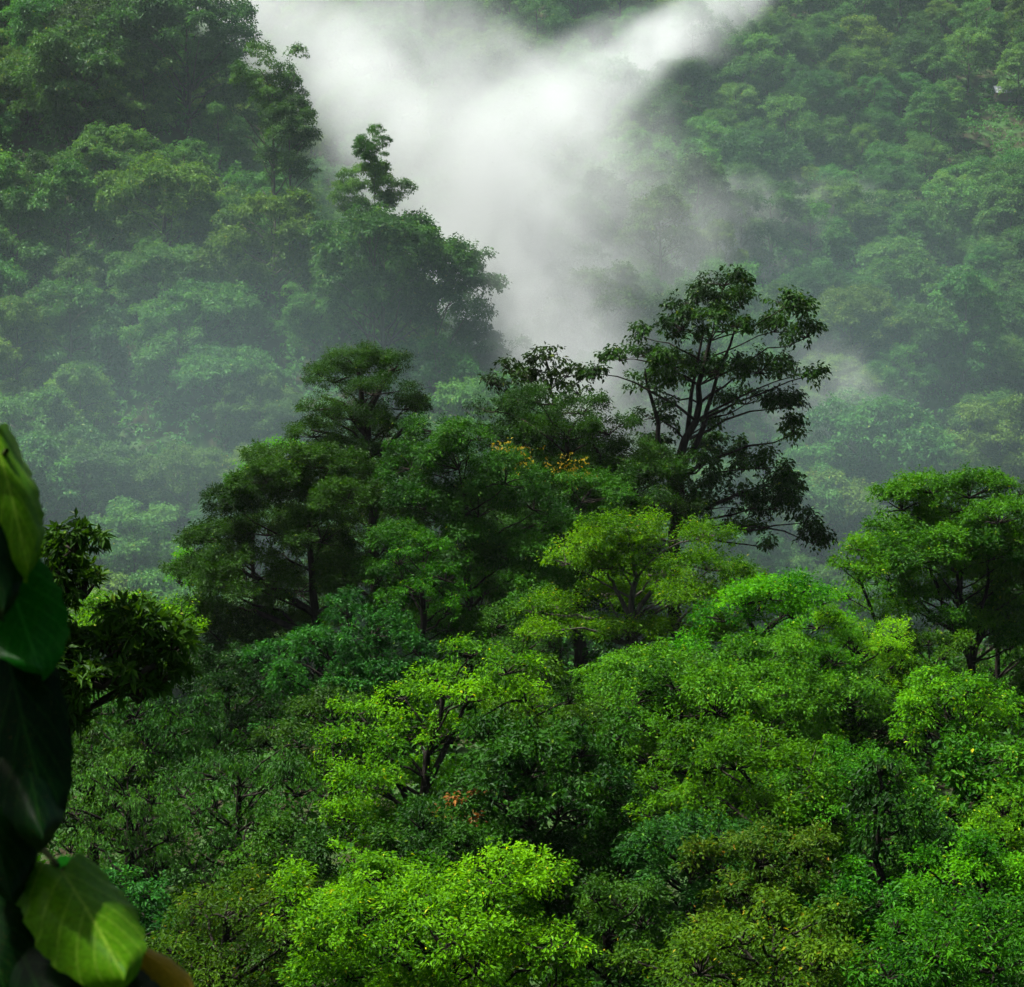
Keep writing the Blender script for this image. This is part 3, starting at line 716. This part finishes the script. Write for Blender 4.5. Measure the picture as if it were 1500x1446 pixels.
P_, r_ = vpath([(-60, 1900, 2.4), (-40, 1500, 2.4), (30, 1330, 2.45), (20, 1150, 2.5), (-20, 900, 2.5), (-10, 640, 2.5), (-60, 300, 2.5)], .012, .007)
P_ = np.concatenate([[ORG], P_]); r_ = np.concatenate([[.014], r_]); wv.tube(P_ - ORG, r_, 8)
for pts in ([(30, 1330, 2.45), (60, 1290, 2.4), (95, 1275, 2.35)], [(20, 1280, 2.47), (60, 1240, 2.4), (85, 1268, 2.36)],
            [(-5, 680, 2.5), (10, 660, 2.45)], [(10, 1370, 2.43), (60, 1385, 2.4), (190, 1375, 2.4)], [(-15, 860, 2.5), (10, 845, 2.45)], [(-10, 960, 2.5), (15, 945, 2.42)]):
    P2, r2 = vpath(pts, .006, .0035); wv.tube(P2 - ORG, r2, 6)
wv.obj('stem', bark_mat('vine stem', (.02, .03, .008), (.05, .06, .015), 20), vine)
Q = lambda x, y, d: W(x, y, d)
H = lambda *a, **k: heart('leaf', *a, parent=vine, **k)
pxm = 2.45 / F
H(Q(-8, 640, 2.48), Q(42, 835, 2.36), (.35, -.9, .45), 105 * pxm, VM['yellow'], cup=.16, label='yellow-green young leaf lit from behind')
H(Q(-30, 690, 2.44), Q(5, 900, 2.34), (.2, -.9, .2), 110 * pxm, VM['dark'], cup=.12)
H(Q(10, 838, 2.44), Q(60, 985, 2.34), (.2, -.9, .4), 140 * pxm, VM['green'], cup=.10, label='mid-green leaf with a nibbled hole')
H(Q(-30, 780, 2.46), Q(-5, 960, 2.4), (.2, -.9, .2), 110 * pxm, VM['dark'], cup=.1)
H(Q(5, 935, 2.40), Q(75, 1215, 2.28), (.3, -.9, .2), 140 * pxm, VM['dark'], cup=.14)
H(Q(30, 1055, 2.38), Q(62, 1235, 2.25), (.35, -.9, .3), 110 * pxm, VM['dark'], cup=.14)
H(Q(-30, 1000, 2.42), Q(25, 1300, 2.3), (.1, -.9, .15), 125 * pxm, VM['dark'], cup=.1)
H(Q(-40, 1120, 2.36), Q(20, 1320, 2.28), (.1, -.9, .15), 105 * pxm, VM['dark'], cup=.1)
H(Q(92, 1272, 2.34), Q(182, 1440, 2.2), (.35, -.75, .6), 165 * pxm, VM['yellow'], cup=.14, label='large yellow-green heart leaf')
H(Q(85, 1270, 2.36), Q(60, 1330, 2.3), (.2, -.7, .7), 50 * pxm, VM['yellow'], cup=.2)
H(Q(60, 1300, 2.40), Q(150, 1440, 2.3), (.1, -.8, .6), 180 * pxm, VM['green'], cup=.12)
H(Q(15, 1360, 2.36), Q(85, 1500, 2.2), (.1, -.97, .2), 190 * pxm, VM['dark'], cup=.14)
H(Q(70, 1385, 2.38), Q(160, 1490, 2.26), (.1, -.8, .6), 130 * pxm, VM['green'], cup=.12)
H(Q(200, 1388, 2.38), Q(284, 1452, 2.3), (.3, -.7, .7), 52 * pxm, VM['ochre'], cup=.12, label='withering ochre leaf')
H(Q(10, 1320, 2.44), Q(62, 1320, 2.38), (.1, -.4, .9), 60 * pxm, VM['green'], cup=.05)
H(Q(-40, 1300, 2.36), Q(10, 1460, 2.26), (.1, -.8, .4), 140 * pxm, VM['dark'], cup=.1)
H(Q(120, 1420, 2.36), Q(240, 1480, 2.26), (.1, -.8, .6), 90 * pxm, VM['dark'], cup=.12)

vr = np.random.default_rng(8)                       # unseen leaves added outside the view to shade the vine leaves below
for i in range(26):
    c = np.array((-.98, 2.5, .45)) + vr.normal(size=3) * np.array((.16, .22, .30))
    if proj(c)[0] > -150 and -100 < proj(c)[1] < 1500: c[0] -= .25
    d = norm(np.array((vr.normal() * .5, -.4 + vr.normal() * .4, -.9))) * .17
    heart('leaf', c, c + d, (vr.normal() * .4, -.6, .6), .13, VM['dark'], vine, cup=.12)

# ------------------------------------------------------------------ air
def haze():
    V, Fc = [], []
    box(V, Fc, (0, 270, 75), (760, 720, 250))
    m = bpy.data.materials.new('haze'); m.use_nodes = True; t = m.node_tree; t.nodes.clear()
    o_ = t.nodes.new('ShaderNodeOutputMaterial'); v = t.nodes.new('ShaderNodeVolumePrincipled')
    v.inputs['Color'].default_value = (.86, .93, .93, 1); v.inputs['Density'].default_value = HAZE_D; v.inputs['Anisotropy'].default_value = .3
    t.links.new(v.outputs[0], o_.inputs['Volume'])
    o = mesh_obj('haze', np.array(V), np.array(Fc), m); o['kind'] = 'stuff'; o['label'] = 'thin rain haze filling the valley'
    o.display_type = 'WIRE'
haze()
def mist_mat(name, dens, nscale, lo, hi, edge=.15, col=(.93, .97, .95)):
    m = bpy.data.materials.new(name); m.use_nodes = True; t = m.node_tree; N = t.nodes; L = t.links; N.clear()
    out = N.new('ShaderNodeOutputMaterial'); v = N.new('ShaderNodeVolumePrincipled')
    v.inputs['Color'].default_value = (*col, 1); v.inputs['Anisotropy'].default_value = .3
    tc = N.new('ShaderNodeTexCoord'); ln = N.new('ShaderNodeVectorMath'); ln.operation = 'LENGTH'; L.new(tc.outputs['Object'], ln.inputs[0])
    fr = N.new('ShaderNodeMapRange'); fr.interpolation_type = 'SMOOTHSTEP'
    for i, q in ((1, 1.0), (2, edge), (3, 0.), (4, 1.)): fr.inputs[i].default_value = q
    L.new(ln.outputs['Value'], fr.inputs[0])
    if nscale is None:
        sm = N.new('ShaderNodeMath'); sm.operation = 'MULTIPLY'; sm.inputs[1].default_value = dens
        L.new(fr.outputs[0], sm.inputs[0]); L.new(sm.outputs[0], v.inputs['Density']); L.new(v.outputs[0], out.inputs['Volume'])
        return m
    g = N.new('ShaderNodeNewGeometry'); nz = N.new('ShaderNodeTexNoise'); nz.inputs['Scale'].default_value = nscale; nz.inputs['Detail'].default_value = 5; nz.inputs['Roughness'].default_value = .64
    nz.inputs['Distortion'].default_value = .9
    L.new(g.outputs['Position'], nz.inputs['Vector'])
    ad = N.new('ShaderNodeMath'); ad.operation = 'MULTIPLY_ADD'; ad.inputs[1].default_value = .28
    L.new(fr.outputs[0], ad.inputs[0]); L.new(nz.outputs[0], ad.inputs[2])
    nr = N.new('ShaderNodeMapRange'); nr.interpolation_type = 'SMOOTHSTEP'
    for i, q in ((1, lo), (2, hi), (3, 0.), (4, dens)): nr.inputs[i].default_value = q
    L.new(ad.outputs[0], nr.inputs[0])
    ed = N.new('ShaderNodeMapRange'); ed.interpolation_type = 'SMOOTHSTEP'
    for i, q in ((1, 0.), (2, .3), (3, 0.), (4, 1.)): ed.inputs[i].default_value = q
    L.new(fr.outputs[0], ed.inputs[0])
    mu = N.new('ShaderNodeMath'); mu.operation = 'MULTIPLY'; L.new(ed.outputs[0], mu.inputs[0]); L.new(nr.outputs[0], mu.inputs[1])
    L.new(mu.outputs[0], v.inputs['Density']); L.new(v.outputs[0], out.inputs['Volume'])
    return m
import bmesh
_sm = bpy.data.meshes.new('mist'); _b = bmesh.new(); bmesh.ops.create_icosphere(_b, subdivisions=3, radius=1.0); _b.to_mesh(_sm); _b.free()
def mist(p0, p1, r1, r2, mat, label):
    """a bank of mist stretched between two points of the valley"""
    a, b = np.asarray(p0), np.asarray(p1); ax = b - a; L = np.linalg.norm(ax)
    me = _sm.copy(); me.materials.append(mat)
    o = bpy.data.objects.new('mist', me); sc.collection.objects.link(o)
    x = Vector(ax / L); yv = Vector((0, 1, 0)); zv = x.cross(yv).normalized(); yv = zv.cross(x)
    rot = Matrix((x, yv, zv)).transposed()
    o.matrix_world = Matrix.Translation(Vector((a + b) / 2)) @ rot.to_4x4() @ Matrix.Diagonal((L / 2, r2, r1, 1))
    o['kind'] = 'stuff'; o['label'] = label
    return o
HC = (.62, .90, .90)
ma = mist_mat('streaming mist', .032, .05, .38, .90, .0, (.76, .81, .79))
mm = mist_mat('drifting mist', .028, .046, .42, .88, .0, (.76, .81, .79))
mt = mist_mat('thin mist', .035, .045, .58, 1.0, .0)
mv = mist_mat('valley haze', .0030, None, 0, 0, .0, HC)
def fr(px, py, off, a=150): return W(px, py, hit(px, py, a) - off)
mist(W(230, -110, 345), W(700, 280, 315), 14, 42, mm, 'thick white mist rising up the gully behind the left ridge')
mist(fr(600, 140, 55, 330), fr(860, 460, 48, 270), 24, 44, mm, 'heart of the white mist in the gully')
mist(fr(700, 180, 44, 300), fr(850, 720, 30, 220), 18, 22, mm, 'tongue of mist flowing down the gully floor')
mist(fr(590, 270, 44, 320), fr(1010, 45, 40), 12, 26, ma, 'arm of mist leaving the gully to the right')
mist(fr(800, 140, 36), fr(1150, -20, 34), 8, 20, ma, 'ragged end of the mist arm high on the right hillside')
mist(fr(850, 30, 34), fr(1120, 90, 30), 7, 16, mt, 'torn shred of mist beside the mist arm')
mist(fr(820, 480, 20), fr(1310, 240, 18), 15, 14, mt, 'thin wisp of mist on the right hillside')
mist(fr(840, 130, 34, 300), fr(1010, 470, 34, 240), 17, 26, mist_mat('veil of mist', .016, .04, .46, .98, .0, (.9, .95, .92)), 'thin veil of mist along the right side of the gully')
mist(fr(1000, 500, 16), fr(1460, 640, 16), 11, 11, mt, 'thin wisp of mist above the low right ridge')
mist(fr(1330, 330, 15), fr(1200, 240, 15), 8, 9, mt, 'small wisp of mist caught in the trees of the right hillside')
mist(W(740, 400, 250), W(980, 720, 195), 16, 18, mt, 'pale mist glowing behind the tallest tree')
mist(W(-500, 700, 180), W(1000, 560, 190), 34, 34, mv, 'pale haze hanging over the valley floor at left')
mist(W(500, 560, 190), W(2000, 700, 180), 34, 34, mv, 'pale haze hanging over the valley floor at right')
mist(W(-500, 300, 240), W(2100, 250, 300), 90, 60, mist_mat('slope haze', .0010, None, 0, 0, .0, HC), 'thin haze along both far hillsides')
